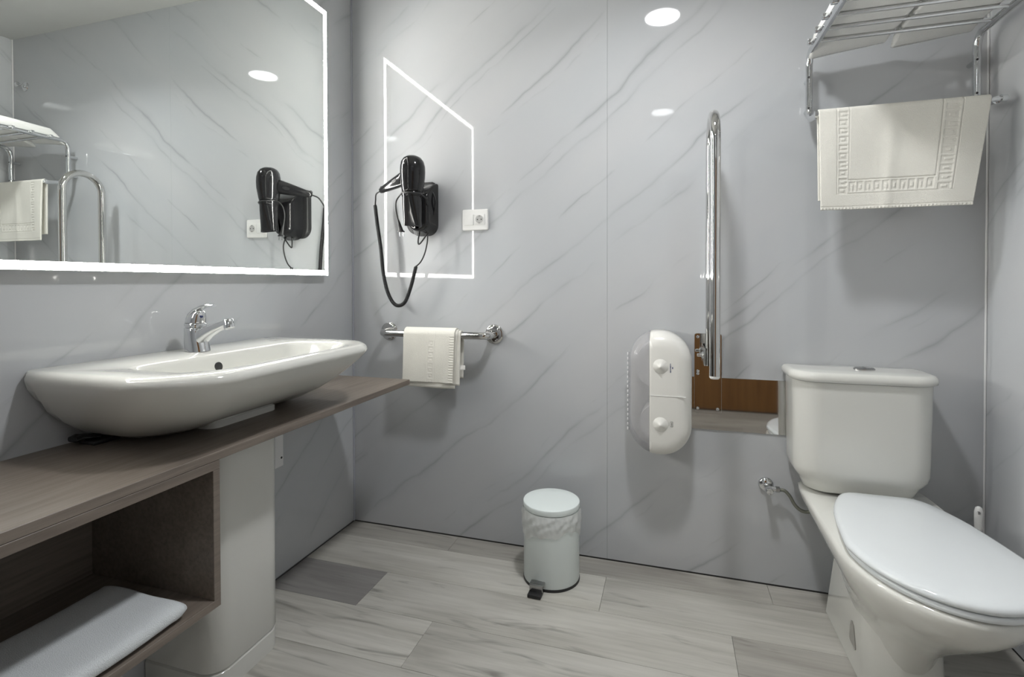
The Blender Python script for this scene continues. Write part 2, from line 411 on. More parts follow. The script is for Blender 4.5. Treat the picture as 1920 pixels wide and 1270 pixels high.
# ------------------------------------------------------------------ washbasin
YC = -.882; NB = 96
def bas(hw, xb, xf, bow, rc, z, rb=.02, dy=0.0):
    YC = -.882+dy
    # outline of the basin seen from above, flat back at xb, bowed front at xf
    pts = []
    o = rrect(xb, 1.0, -1, 1, (rc, rb, rb, rc), 8)
    base = rrect(xb, xf, YC-hw, YC+hw, (rc, rb, rb, rc), 8)
    res = []
    for i, (x, y) in enumerate(base):
        f = max(0, (x-xb)/(xf-xb)); tt = (y-YC)/hw
        res.append(V(x-bow*f*f*tt*tt, y, z))
    return resample(res, NB)
t = thing('washbasin', 'wide white ceramic washbasin with curved underside on the dark worktop', 'washbasin', (.25, YC, .7125))
zr = .902
outer = [bas(.225, .03, .19, .02, .08, .7135, dy=.025), bas(.262, .02, .232, .03, .10, .722, dy=.022), bas(.294, .012, .295, .04, .12, .742, dy=.014), bas(.320, .006, .36, .05, .13, .771, dy=.006), bas(.343, .003, .414, .058, .135, .803),
         bas(.361, .002, .452, .063, .135, .833), bas(.374, .001, .481, .067, .135, .858, .012), bas(.3805, .0008, .495, .07, .132, .8735, .008), bas(.3825, .0008, .4995, .07, .132, .8795, .008), bas(.3830, .0008, .5005, .07, .132, .8865, .008), bas(.3800, .0008, .497, .07, .13, .8945, .008), bas(.3735, .0008, .490, .07, .125, .9000, .008), bas(.364, .001, .480, .07, .12, zr, .008)]
inner = [bas(.296, .172, .447, .05, .085, zr-.0005, .05), bas(.288, .180, .44, .05, .08, zr-.004, .05), bas(.281, .185, .434, .05, .08, zr-.013, .05), bas(.265, .192, .42, .048, .08, .862, .06), bas(.235, .20, .395, .04, .08, .822, .07), bas(.18, .215, .36, .03, .07, .788, .06), bas(.09, .24, .32, .01, .035, .776, .03), bas(.02, .27, .295, .0, .01, .774, .01)]
bw = part('bowl', B().rings(outer+inner), CERAM, t, 60)
part('foot', B().rings([[V(x, y, z) for x, y in rrect(.06, .244+o, -.985-o, -.745+o, (.03, .004, .004, .03), 5)] for o, z in ((0, .7128), (0, .75))]), PEDM, t)
part('overflow_hole', B().lathe([(.0125, -.004), (.0125, .0012), (.0105, .0022), (.0001, .0022)], (.1915, -.915, .866), (1, 0, .17), 24), BLACKM, t)
part('drain', B().lathe([(.0001, .004), (.018, .0035), (.022, .002), (.022, -.002)], (.282, YC, .7755), (0, 0, 1), 24), CHROME, t)
# black bracket peeking out below the basin
t = thing('bracket', 'small black plastic wedge tucked under the left end of the washbasin', 'bracket', (.03, -1.15, .7128))
part('pad', B().box(.034, .085, -1.168, -1.090, .7129, .7225, .003), BLACKM, t)
part('wing', B().rings([[V(.048+dx+x, -1.186+dy, .7228+z) for x, z in rrect(-.016, .018, 0, h, .006, 3)] for dx, dy, h in ((-.006, 0, .012), (-.004, .012, .016), (0, .030, .012), (.004, .045, .008))]), BLACK, t)

# ------------------------------------------------------------------ faucet
FX, FY, FZ = .082, -.888, zr
t = thing('faucet', 'chrome single lever mixer tap on the back ledge of the washbasin', 'faucet', (FX, FY, FZ))
def el(cx, cy, rx, ry, z, n=28, tilt=0): return [V(cx+rx*math.cos(2*PI*k/n), cy+ry*math.sin(2*PI*k/n), z+tilt*math.cos(2*PI*k/n)) for k in range(n)]
part('body', B().rings([el(FX+.004, FY, .036, .030, FZ+.0005), el(FX+.003, FY, .035, .0295, FZ+.01), el(FX+.0, FY, .0325, .029, FZ+.03), el(FX-.002, FY, .0305, .0285, FZ+.05), el(FX-.003, FY, .0295, .0285, FZ+.066), el(FX-.003, FY, .028, .027, FZ+.068)]), CHROME, t, 60)
sp = []
for k, (x, z, hw_, hh) in enumerate([(.0, .030, .022, .026), (.024, .045, .0205, .0215), (.045, .057, .0185, .0165), (.075, .069, .016, .0125), (.105, .079, .0145, .0105), (.118, .0830, .014, .0098)]):
    sp.append([V(FX+x-yy*.25, FY+xx, FZ+z+yy) for xx, yy in [(hw_*math.copysign(abs(math.cos(a))**.6, math.cos(a)), hh*math.copysign(abs(math.sin(a))**.6, math.sin(a))) for a in [2*PI*i/24 for i in range(24)]]])
spo = part('spout', B().rings(sp), CHROME, t, 60)
part('aerator', B().lathe([(.0001, -.013), (.012, -.0135), (.0145, -.011), (.0145, .010), (.012, .0135), (.0001, .0135)], (FX+.118, FY, FZ+.080), (-.28, 0, 1), 20), CHROME, spo)
part('collar', B().rings([el(FX-.003, FY, .0265, .026, FZ+.0685), el(FX-.003, FY, .0265, .026, FZ+.072), el(FX-.003, FY, .0292, .028, FZ+.073), el(FX-.003, FY, .0292, .028, FZ+.080), el(FX-.003, FY, .027, .026, FZ+.0815)]), CHROME, t, 60)
lv = B()
lv.rings([el(FX-.003, FY, .0275, .0265, FZ+.082), el(FX-.001, FY, .027, .0255, FZ+.092, tilt=.003), el(FX+.003, FY, .0235, .022, FZ+.104, tilt=.005), el(FX+.006, FY, .017, .016, FZ+.112, tilt=.005), el(FX+.008, FY, .004, .004, FZ+.116, tilt=.002)])
pr = []
for (x, z, hw_, hh) in [(-.022, .088, .017, .009), (-.013, .104, .018, .008), (.004, .118, .0165, .0066), (.027, .128, .014, .0052), (.050, .1325, .0115, .0042), (.066, .131, .0095, .0034)]:
    pr.append([V(FX+x-.35*hh*math.sin(a), FY+hw_*math.cos(a), FZ+z+hh*math.sin(a)) for a in [2*PI*i/20 for i in range(20)]])
lv.rings(pr)
lever = part('lever', lv, CHROME, t, 60)
part('dot', B().lathe([(.005, -.001), (.005, .0012), (.0001, .0018)], (FX+.0245, FY-.005, FZ+.101), (1, -.15, .45), 14), BLUE, lever)

# ------------------------------------------------------------------ grab rail with towel, back wall
RZ, RY = .880, -.080
t = thing('grab_rail', 'short polished steel grab rail on the back wall beside the worktop', 'grab rail', (.437, 0, .84))
part('bar', B().tube(fillet([(.190, -.003, RZ), (.190, RY, RZ), (.684, RY, RZ), (.684, -.003, RZ)], .05, 10), .0155, 20), STEEL, t, 60)
for x in (.188, .684):
    f = part('flange', B().lathe([(.041, .0006), (.041, .002), (.039, .0045), (.03, .0065), (.0157, .0075)], (x, 0, RZ), (0, -1, 0), 32), STEEL, t)
    for a in (50, 170, 290):
        part('screw', B().lathe([(.0048, 0), (.0045, .0015), (.0025, .0025), (.0001, .0025)], (x+.029*math.cos(math.radians(a)), -.006, RZ+.029*math.sin(math.radians(a))), (0, -1, 0), 12), CHROME, f)

def drape(x0, x1, ybar, zbar, rb, zf, zb, th, nu, nv, relief=None, wav=.0, x1b=None, seed=1, x0b=None, lean=0.0):
    """cloth hung over a bar: front hem at zf, back hem at zb, thickness th; relief(u, s) with s = metres below the bar"""
    R = rb+th/2+.0008; ph = random.Random(seed).random()*6
    Lf, Lb, Lt = zbar-zf, zbar-zb, PI*R; L = Lf+Lb+Lt
    def pos(u, v, off):
        s = v*L
        r = R+off
        if s < Lb: y, z, nrm = ybar+r, zb+s, 0; dn = (Lb-s)
        elif s < Lb+Lt:
            a = (s-Lb)/R; y, z = ybar+r*math.cos(a), zbar+r*math.sin(a); dn = 0
        else: dn = s-Lb-Lt; y, z = ybar-r, zbar-dn
        front = s > Lb+Lt/2
        k = dn/max(Lf, .01)
        xx0 = x0+(0 if x0b is None else (x0b-x0)*k); xx1 = x1+(0 if x1b is None else (x1b-x1)*k)
        x = xx0+(xx1-xx0)*u
        w = wav*k*(math.sin(u*7+ph)+.5*math.sin(u*15+ph*2+k*3)) if front else wav*.3*k*math.sin(u*6+ph)
        y -= w
        if front: y -= lean*dn
        if front and relief and off > 0: y -= relief(u, dn)
        return V(x, y, z)
    b = B(); vs = []
    for side in (th/2, -th/2):
        vs.append([[b.bm.verts.new(pos(i/nu, j/nv, side)) for i in range(nu+1)] for j in range(nv+1)])
    A, C = vs
    for j in range(nv):
        for i in range(nu):
            b.bm.faces.new((A[j][i], A[j][i+1], A[j+1][i+1], A[j+1][i])); b.bm.faces.new((C[j][i], C[j+1][i], C[j+1][i+1], C[j][i+1]))
        b.bm.faces.new((A[j][0], A[j+1][0], C[j+1][0], C[j][0])); b.bm.faces.new((A[j][nu], C[j][nu], C[j+1][nu], A[j+1][nu]))
    for i in range(nu):
        b.bm.faces.new((A[0][i], C[0][i], C[0][i+1], A[0][i+1])); b.bm.faces.new((A[nv][i], A[nv][i+1], C[nv][i+1], C[nv][i]))
    return b
def hand_rel(u, s):
    h = 0.0
    x = u*.225
    if .110 < x < .138 and s > .02:                # woven block column
        ph_ = (s/.0225) % 1
        inx = .114 < x < .134
        if inx and .2 < ph_ < .85:
            h -= .0016
            if .119 < x < .129 and .4 < ph_ < .68: h += .0016
    if abs(x-.107) < .0016 or abs(x-.141) < .0016: h -= .0012
    if x > .205: h += .0015*math.sin(s*2*PI/.0105)   # ribbed hem
    h += .004*max(0, math.sin((x-.10)*22+s*9))*min(1, s/.12)*.8
    return h
t = thing('hand_towel', 'cream white hand towel folded in layers over the short grab rail', 'towel', (.435, RY, .655))
part('outer_fold', drape(.318, .549, RY, RZ, .0240, .684, .675, .005, 110, 150, hand_rel, .002, .541, 3, .312), TERRY, t, 180)
part('middle_fold', drape(.330, .560, RY, RZ, .0185, .662, .690, .0042, 30, 60, None, .003, .546, 5), TERRY, t, 180)
part('inner_fold', drape(.326, .572, RY, RZ, .0142+.0018, .676, .700, .003, 30, 60, None, .002, .568, 8), TERRY, t, 180)
part('care_tag', B().box(.566, .592, RY-.0195, RY-.0188, .742, .760), PAPER, t, 0)

# ------------------------------------------------------------------ hair dryer and holder
t = thing('hair_dryer_holder', 'black plastic wall holder behind the hanging hair dryer', 'holder', (.352, 0, 1.30))
def hol(o, y, dz=0): return [V(x, y, z) for x, z in rrect(.288+o, .416-o, 1.306+o, 1.530-o-dz, (.006, .006, .05, .05), 7)]
part('wall_plate', B().rings([hol(0, -.001), hol(0, -.022), hol(.003, -.026), hol(.008, -.028)]), BLACKM, t)
def hol2(o, y, zt): return [V(x+dx, y, z) for (x, z), dx in [((x, z), 0) for x, z in rrect(.326+o, .426-o, 1.312+o, zt, (.01, .01, .046, .046), 7)]]
part('cradle', B().rings([hol2(-.015, -.026, 1.52), hol2(-.008, -.045, 1.515), hol2(0, -.07, 1.49), hol2(.004, -.092, 1.47), hol2(.012, -.098, 1.455)]), BLACK, t, 60)
part('mains_cable', B().tube(catmull([(.372, -.030, 1.515), (.413, -.052, 1.500), (.441, -.055, 1.448), (.432, -.05, 1.392), (.410, -.05, 1.325), (.388, -.05, 1.290), (.362, -.05, 1.262), (.357, -.05, 1.278), (.362, -.045, 1.315)], 8), .0032, 8), BLACKM, t, 180)

HX, HY = .387, -.158
t = thing('hair_dryer', 'glossy black hair dryer hanging nozzle down on the back wall', 'hair dryer', (HX, HY, 1.32))
def oval(cx, cy, rx, ry, z, p=1.0, n=36, tz=0):
    return [V(cx+rx*math.copysign(abs(math.cos(a))**p, math.cos(a)), cy+ry*math.copysign(abs(math.sin(a))**p, math.sin(a)), z+tz*math.cos(a)) for a in [2*PI*i/n for i in range(n)]]
part('body', B().rings([oval(HX, HY, .006, .006, 1.6125), oval(HX, HY, .022, .022, 1.610), oval(HX+.001, HY, .036, .036, 1.602), oval(HX+.002, HY, .046, .046, 1.587), oval(HX+.003, HY, .0505, .050, 1.566), oval(HX+.003, HY, .051, .051, 1.545), oval(HX+.003, HY, .0495, .05, 1.52), oval(HX+.002, HY, .046, .047, 1.495), oval(HX+.001, HY, .0425, .0435, 1.472), oval(HX, HY, .0405, .0415, 1.462)]), BLACK, t, 180)
part('ring', B().rings([oval(HX, HY, .0415, .0425, 1.4615), oval(HX, HY, .0425, .0435, 1.459), oval(HX, HY, .0425, .0435, 1.449), oval(HX, HY, .041, .042, 1.446)]), BLACK, t)
part('nozzle', B().rings([oval(HX, HY, .0395, .0405, 1.4455), oval(HX, HY, .039, .037, 1.42, .9), oval(HX+.001, HY, .0375, .028, 1.38, .75), oval(HX+.002, HY, .0365, .020, 1.345, .6), oval(HX+.002, HY, .037, .0175, 1.327, .5, tz=-.003), oval(HX+.002, HY, .034, .0145, 1.327, .5, tz=-.003), oval(HX+.002, HY, .033, .014, 1.35, .5)], True, True), BLACK, t, 60)
hr = []; A0, A1 = V(HX-.030, HY+.010, 1.530), V(.205, -.100, 1.489); dv = (A1-A0).normalized(); uu = V(0, 0, 1); uu = (uu-dv*uu.dot(dv)).normalized(); ww = dv.cross(uu)
for s_, ru, rw in [(0, .032, .021), (.15, .030, .020), (.4, .0255, .018), (.7, .019, .0155), (.9, .0145, .0125), (.98, .0115, .0105), (1.0, .006, .006)]:
    p = A0.lerp(A1, s_); hr.append([p+uu*ru*math.cos(2*PI*k/24)+ww*rw*math.sin(2*PI*k/24) for k in range(24)])
hd = part('handle', B().rings(hr), BLACK, t, 180)
part('switch', B().rings([[A0.lerp(A1, s_)-ww*(.0185-.003*s_)+uu*.007*math.cos(2*PI*k/14)+dv*.017*math.sin(2*PI*k/14)-ww*q for k in range(14)] for s_, q in ((.32, -.004), (.32, .0025), (.33, .003))]), BLACKM, hd)
part('hanging_loop', B().tube([A1+V(.008, 0, .011)+V(.0085*math.cos(a), 0, .0085*math.sin(a)) for a in [2*PI*i/20 for i in range(19)]], .0017, 6), BLACKM, hd, 180)
path = catmull([(.161, -.07, 1.434), (.170, -.068, 1.353), (.185, -.066, 1.249), (.195, -.064, 1.145), (.213, -.062, 1.064), (.239, -.06, 1.013), (.267, -.058, .998), (.298, -.057, 1.016), (.324, -.058, 1.075), (.342, -.06, 1.132), (.352, -.062, 1.166)], 40)
path = resample(path, 1700, False); hx = []
turns = 150; u = V(1, 0, 0)
for i, p in enumerate(path):
    tg = (path[min(i+1, len(path)-1)]-path[max(i-1, 0)]).normalized()
    u = (u-tg*u.dot(tg)).normalized(); w = tg.cross(u); a = 2*PI*turns*i/len(path)
    hx.append(p+(u*math.cos(a)+w*math.sin(a))*.0062)
part('coiled_cord', B().tube(hx, .0023, 5), BLACKM, t, 180)
part('cord', B().tube(catmull([tuple(A1), (.180, -.092, 1.478), (.168, -.078, 1.455), (.161, -.07, 1.434)], 8), .003, 8), BLACKM, t, 180)
part('cord', B().tube(catmull([(.352, -.062, 1.166), (.374, -.06, 1.186), (.392, -.058, 1.222), (.402, -.055, 1.267), (.400, -.045, 1.302), (.396, -.03, 1.32)], 8), .003, 8), BLACKM, t, 180)
part('strap', B().tube(catmull([(HX-.040, HY-.010, 1.462), (HX-.02, HY-.038, 1.458), (HX+.012, HY-.043, 1.455), (HX+.042, HY-.015, 1.452), (HX+.048, HY+.03, 1.440), (.425, -.09, 1.42)], 8), .0032, 8), BLACKM, t, 180)
t = thing('power_plug', 'black two pin plug dangling on a cable beside the hair dryer', 'plug', (.331, -.15, 1.29))
part('cable', B().tube(catmull([(.347, HY-.012, 1.462), (.330, -.160, 1.452), (.313, -.157, 1.430), (.310, -.152, 1.395), (.317, -.15, 1.357)], 8), .003, 8), BLACKM, t, 180)
part('grip', B().rings([oval(.317, -.15, .0035, .0035, 1.358, n=16), oval(.322, -.15, .0055, .005, 1.345, n=16), oval(.326, -.15, .0085, .006, 1.328, n=16), oval(.3305, -.15, .0115, .007, 1.312, n=16), oval(.331, -.15, .017, .008, 1.309, n=16), oval(.3315, -.15, .017, .008, 1.305, n=16)]), BLACKM, t)
for dx in (-.0065, .0085): part('pin', B().tube([(.332+dx, -.15, 1.306), (.334+dx*1.05, -.15, 1.288)], .0018, 8), DSTEEL, t)

# ------------------------------------------------------------------ socket and switch
SX0, SX1, SZ0, SZ1 = .544, .660, 1.318, 1.406
t = thing('wall_socket', 'white double plate with power socket and light switch on back wall', 'socket', ((SX0+SX1)/2, 0, SZ0))
def pl_(o, y): return [V(x, y, z) for x, z in rrect(SX0+o, SX1-o, SZ0+o, SZ1-o, .006, 4)]
part('plate', B().rings([pl_(0, -.0006), pl_(0, -.007), pl_(.0015, -.0095), pl_(.004, -.0105)]), WPLAST, t)
part('switch_rocker', B().rings([[V(x, y+(z-1.362)*.05, z) for x, z in rrect(.5535+o, .5965-o, 1.339+o, 1.385-o, .002, 3)] for o, y in ((0, -.0095), (0, -.0135), (.0015, -.0145))]), WPLAST, t)
so = part('socket_face', B().rings([[V(x, y, z) for x, z in rrect(.6005+o, .6455-o, 1.339+o, 1.385-o, .002, 3)] for o, y in ((0, -.0095), (0, -.0122), (.0008, -.0127))]), WPLAST, t)
sc = (.623, -.0128, 1.362)
part('socket_well', B().lathe([(.0195, 0), (.0195, .0012), (.0183, .0012), (.0175, -.0015), (.0170, -.0022), (.0001, -.0022)], sc, (0, -1, 0), 32, False), WPLAST, so)
part('well_floor', B().lathe([(.0165, .0004), (.0165, .0007), (.0001, .0007)], sc, (0, -1, 0), 32), plain('socket_shade', (.45, .45, .44), .4), so)
for dx in (-.0085, .0085): part('pin_hole', B().lathe([(.0026, .0008), (.0026, .0012), (.0001, .0012)], (sc[0]+dx, sc[1], sc[2]), (0, -1, 0), 12), BLACKM, so)
for dz in (-.0145, .0145): part('earth_clip', B().box(sc[0]-.0025, sc[0]+.0025, sc[1]-.0022, sc[1]-.0006, sc[2]+dz-.0015, sc[2]+dz+.0015), DSTEEL, so)

# ------------------------------------------------------------------ twin roll dispenser
DX, DZ, DW, DHH = 1.352, .692, .112, .226
t = thing('paper_dispenser', 'white twin toilet roll dispenser with smoked grey side on back wall', 'dispenser', (DX, 0, DZ-DHH))
def stad(o, y): return [V(x, y, z) for x, z in rrect(DX-DW+o, DX+DW-o, DZ-DHH+o, DZ+DHH-o, DW-o-.0005, 14)]
XS = 1.3185
def shell(lo, hi):
    b = B(); b.rings([stad(0, -.004), stad(0, -.075), stad(.003, -.095), stad(.009, -.112), stad(.019, -.125), stad(.033, -.1325), stad(.055, -.1355)], False, True)
    g = b.bm.verts[:]+b.bm.edges[:]+b.bm.faces[:]
    if lo is not None: bmesh.ops.bisect_plane(b.bm, geom=g, plane_co=(lo, 0, 0), plane_no=(-1, 0, 0), clear_outer=True)
    g = b.bm.verts[:]+b.bm.edges[:]+b.bm.faces[:]
    if hi is not None: bmesh.ops.bisect_plane(b.bm, geom=g, plane_co=(hi, 0, 0), plane_no=(1, 0, 0), clear_outer=True)
    return b
def thick(o, tk):
    md = o.modifiers.new('thickness', 'SOLIDIFY'); md.thickness = tk; md.offset = -1; return o
cov = thick(part('cover', shell(XS, None), CPLAST, t, 60), .003)
win = thick(part('window', shell(None, XS-.001), GPLAST, t, 60), .002)
part('back_plate', B().rings([stad(.004, -.001), stad(.004, -.0035)]), CPLAST, t)
part('divider', B().box(XS-.001, XS+.0005, -.128, -.012, DZ-DHH+.03, DZ+DHH-.03), CPLAST, t, 0)
part('seam', B().box(XS+.001, DX+DW-.022, -.1368, -.1335, DZ-.001, DZ+.0006), WPLAST, cov, 0)
for z in (.797, .589):
    part('cone_button', B().lathe([(.0265, -.001), (.026, .001), (.016, .006), (.0075, .0105), (.003, .0145), (.0001, .0155)], (1.356, -.1352, z), (0, -1, 0), 32), CPLAST, cov)
bt = B()
for k in range(17): bt.box(DX-DW-.0052, DX-DW-.0008, -.074, -.062, .545+k*.0175, .553+k*.0175, .0008, 1)
te = part('tear_teeth', bt, TRIMW, t, 0)
part('tear_rail', B().box(DX-DW-.0012, DX-DW+.004, -.075, -.061, .545, .835, .0008, 1), GPLAST, t, 0)
bl = B(); rr_ = random.Random(4); z = .8085
for k in range(9):                                   # small rotated maker's mark
    h_ = .0022+.0012*rr_.random(); bl.box(1.3885, 1.3905+.0016*rr_.random(), -.1362, -.1357, z-h_, z); z -= h_+.0009
bl.box(1.3955, 1.3985, -.1362, -.1357, .790, .7965)
part('printed_mark', bl, BLUE, cov, 0)
bg = B(); x0, x1, z0, z1 = 1.3905, 1.3985, .5835, .6025
for a in ((x0, x1, z0, z0+.0012), (x0, x1, z1-.0012, z1), (x0, x0+.0012, z0, z1), (x1-.0012, x1, z0, z1), (x0+.003, x1-.003, z0+.004, z1-.004), (1.3855, 1.3862, .586, .600)): bg.box(a[0], a[1], -.1362, -.1357, a[2], a[3])
part('printed_mark', bg, GREYP, cov, 0)
for z, lab, rr0 in ((.797, 'white paper roll in the upper half of the dispenser', .086), (.589, 'white paper roll with dark core in the lower half of the dispenser', .068)):
    tt = thing('toilet_roll', lab, 'paper roll', (1.352, -.06, z-rr0), 'rolls inside the dispenser')
    part('paper', B().lathe([(.034, -.045), (rr0, -.045), (rr0, .045), (.034, .045)], (1.352, -.066, z), (0, 1, 0), 40, False), PAPER, tt)
    part('core', B().lathe([(.034, -.046), (.034, .046)], (1.352, -.066, z), (0, 1, 0), 32, False), CARD, tt)

# ------------------------------------------------------------------ steel plate and fold-up grab bar
solo('steel_plate', B().box(1.462, 1.86, -.0042, -.0006, .5490, .7440, .0006, 1), STEEL, (1.66, 0, .549), 'mirror polished steel plate on the wall behind the toilet tank', 'plate', 0)
GX = 1.525
t = thing('fold_up_grab_bar', 'tall polished steel folding support bar swung upright beside the toilet', 'grab bar', (GX, 0, .61))
def gp(o, y): return [V(x, y, z) for x, z in rrect(1.475+o, 1.570-o, .611+o, .907-o, .007, 4)]
mp = part('mounting_plate', B().rings([gp(0, -.0045), gp(0, -.0085), gp(.001, -.0095)]) , STEEL, t, 0)
for x, z in ((1.487, .894), (1.487, .757), (1.487, .628), (1.556, .628), (1.487, .766)):
    part('screw', B().lathe([(.006, 0), (.0055, .002), (.0035, .004), (.002, .0034), (.0001, .0034)], (x, -.0094, z), (0, -1, 0), 14), CHROME, mp)
y0, y1 = -.272, -.088
arc = [(GX, y0, .796), (GX, y0, 1.10)]+[(GX, (y0+y1)/2-(y1-y0)/2*math.cos(a), 1.563+(y1-y0)/2*math.sin(a)) for a in [PI*i/18 for i in range(19)]]+[(GX, y1, 1.10), (GX, y1, .80)]
part('tube', B().tube(resample(arc, 90, False), .0165, 24), STEEL, t, 60)
part('end_cap', B().lathe([(.0163, .0), (.0163, -.005), (.013, -.009), (.0001, -.0095)], (GX, y0, .7958), (0, 0, 1), 24), WPLAST, t)
part('hinge', B().box(GX-.022, GX-.017, -.105, -.0098, .800, .862, .002).box(GX+.017, GX+.022, -.105, -.0098, .800, .862, .002), STEEL, t)
part('hinge_bolt', B().tube([(GX-.028, -.075, .835), (GX+.028, -.075, .835)], .006, 14).lathe([(.0135, 0), (.0135, .004), (.009, .008), (.0001, .009)], (GX-.022, -.075, .835), (-1, 0, 0), 18).lathe([(.006, 0), (.006, .012), (.004, .014), (.0001, .014)], (GX-.030, -.075, .835), (-1, 0, 0), 14), CHROME, t)

# ------------------------------------------------------------------ towel rack, back wall
RX0, RX1, ZR = 1.842, 2.312, 1.878
t = thing('towel_rack', 'chrome wall towel rack with four bars above the toilet', 'towel rack', ((RX0+RX1)/2, 0, 1.62))
for x in (RX0, RX1):
    fr = part('side_frame', B().tube(fillet([(x, -.415, ZR), (x, -.045, ZR), (x, -.045, 1.652), (x, -.150, 1.636)], .05, 9), .0112, 18), CHROME, t, 60)
    for z in (1.795, 1.69):
        part('wall_mount', B().tube([(x, -.0006, z), (x, -.040, z)], .0075, 12), CHROME, fr)
        part('screw', B().lathe([(.0034, 0), (.0034, .0014), (.0001, .0014)], (x-.0035, -.0552, z), (-.3, -1, 0), 10), BLACKM, fr)
for y in (-.392, -.305, -.222, -.138):
    br = part('bar', B().tube([(RX0-.002, y, ZR+.002), (RX1-.002, y, ZR+.002)], .0062, 12), CHROME, t, 60)
    part('end_cap', B().box(RX0-.027, RX0-.009, y-.0075, y+.0075, ZR-.006, ZR+.010, .002), CHROME, br)
hb = part('hanging_bar', B().tube([(RX0+.002, -.157, 1.637), (RX1+.018, -.157, 1.637)], .0068, 14), CHROME, t, 60)
part('knob', B().lathe([(.007, 0), (.0115, .002), (.0115, .016), (.008, .020), (.0001, .0205)], (RX0-.012, -.157, 1.637), (1, 0, 0), 18), CHROME, hb)
part('knob', B().lathe([(.007, 0), (.0115, .002), (.0115, .016), (.008, .020), (.0001, .0205)], (RX1+.004, -.157, 1.637), (1, 0, 0), 18), CHROME, hb)
def sag1(px, v): return 0
def rack_towel(x0, x1, seed, label, droop):
    # towel laid on the bars: front roll, back edge drooping behind the rear bar
    ph = random.Random(seed).random()*6; rs = []; nj = 40
    th = .042
    for j in range(nj+1):
        v = j/nj; x = x0+(x1-x0)*v
        e = min(1, min(v, 1-v)*nj/2+.5); r = []
        ys = [-.46+.40*k/30 for k in range(31)]
        top = []; bot = []
        for y in ys:
            q = max(0, y+.130)
            dz = -droop*(q/.09)**1.3*(1.35-.95*v)
            wv = .0022*math.sin(v*8+y*14+ph)
            edge = min(1, (y+.46)/.035, (-.06-y)/.016+.12)
            edge = math.sqrt(max(0, 1-(1-max(0, edge))**2))
            mid = ZR+.0090+th/2*(.96 if q < .01 else max(.35, 1-q*8))+dz
            hh = th/2*e*max(.12, edge)*(1 if q < .01 else max(.35, 1-q*8))
            top.append(V(x+.002*math.sin(y*20+ph), y, mid+hh+wv)); bot.append(V(x+.002*math.sin(y*20+ph), y, mid-hh+(wv*.2 if q > 0 else 0)+(.0007*math.sin(v*nj*3) if q > 0 else 0)))
        rs.append(top+bot[::-1])
    solo('folded_towel', B().rings(rs), TERRYW, ((x0+x1)/2, -.26, ZR+.009), label, 'towel', 180, 'towels folded on the rack')
rack_towel(1.838, 2.062, 2, 'white folded towel on the left half of the towel rack', .040)
rack_towel(2.072, 2.288, 9, 'white folded towel on the right half of the towel rack', .034)

def mat_rel(u, s):
    x = u*.445; h = 0.0
    def line(d, w=.0017): return -.0022 if abs(d) < w else 0
    bot = .262
    # two frame lines and a chain of square keys between them
    inL, outL, inR, outR = .085, .050, .330, .380
    if s < bot and (outL <= x <= outR):
        h += line(x-outL)+line(x-outR)
    if s < bot-.043 and (inL <= x <= inR): h += line(x-inL)+line(x-inR)
    if outL <= x <= outR: h += line(s-bot)
    if inL <= x <= inR: h += line(s-(bot-.043))
    def key(a, b, pitch):                 # square motif, a along the chain, b across 0..1
        k = (a/pitch) % 1
        if .16 < b < .84 and .1 < k < .82:
            inner = .34 < b < .66 and .32 < k < .6
            gap = (int(a/pitch) % 2 == 0) and b > .6 and .38 < k < .52
            return 0 if (inner or gap) else -.0019
        return 0
    if s < bot:
        if outL+.002 < x < inL-.002: h += key(s, (x-outL)/(inL-outL), .0265)
        elif inR+.002 < x < outR-.002: h += key(s, (x-inR)/(outR-inR), .0265)
    if bot-.041 < s < bot-.002 and inL < x < inR: h += key(x-inL, (s-(bot-.043))/.043, .0245)
    if s > .306: h += .0012*math.sin(x*2*PI/.0105)-.0004
    if abs(s-.303) < .0018: h -= .0012
    h += .0028*math.sin(x*19+1)*min(1, s/.1)*math.sin(s*9+.3)+.003*math.exp(-((x-.2)/.02)**2)*min(1, s/.08)
    return h
t = solo('bath_mat', drape(1.842, 2.290, -.157, 1.637, .0072, 1.326, 1.36, .0065, 230, 330, mat_rel, .0028, 2.246, 11, 1.847, .012), TERRY, (2.065, -.157, 1.33), 'cream bath mat with square key border hanging on the towel rack bar', 'bath mat', 180)
t = thing('wall_hook', 'small round chrome hook high on the back wall near the right corner', 'hook', (2.255, 0, 2.22))
part('rosette', B().lathe([(.026, .0006), (.026, .004), (.022, .008), (.01, .01)], (2.255, 0, 2.24), (0, -1, 0), 24), CHROME, t)
part('peg', B().lathe([(.008, .008), (.008, .03), (.014, .036), (.015, .044), (.010, .05), (.0001, .051)], (2.255, 0, 2.24), (0, -1, 0), 20), CHROME, t)

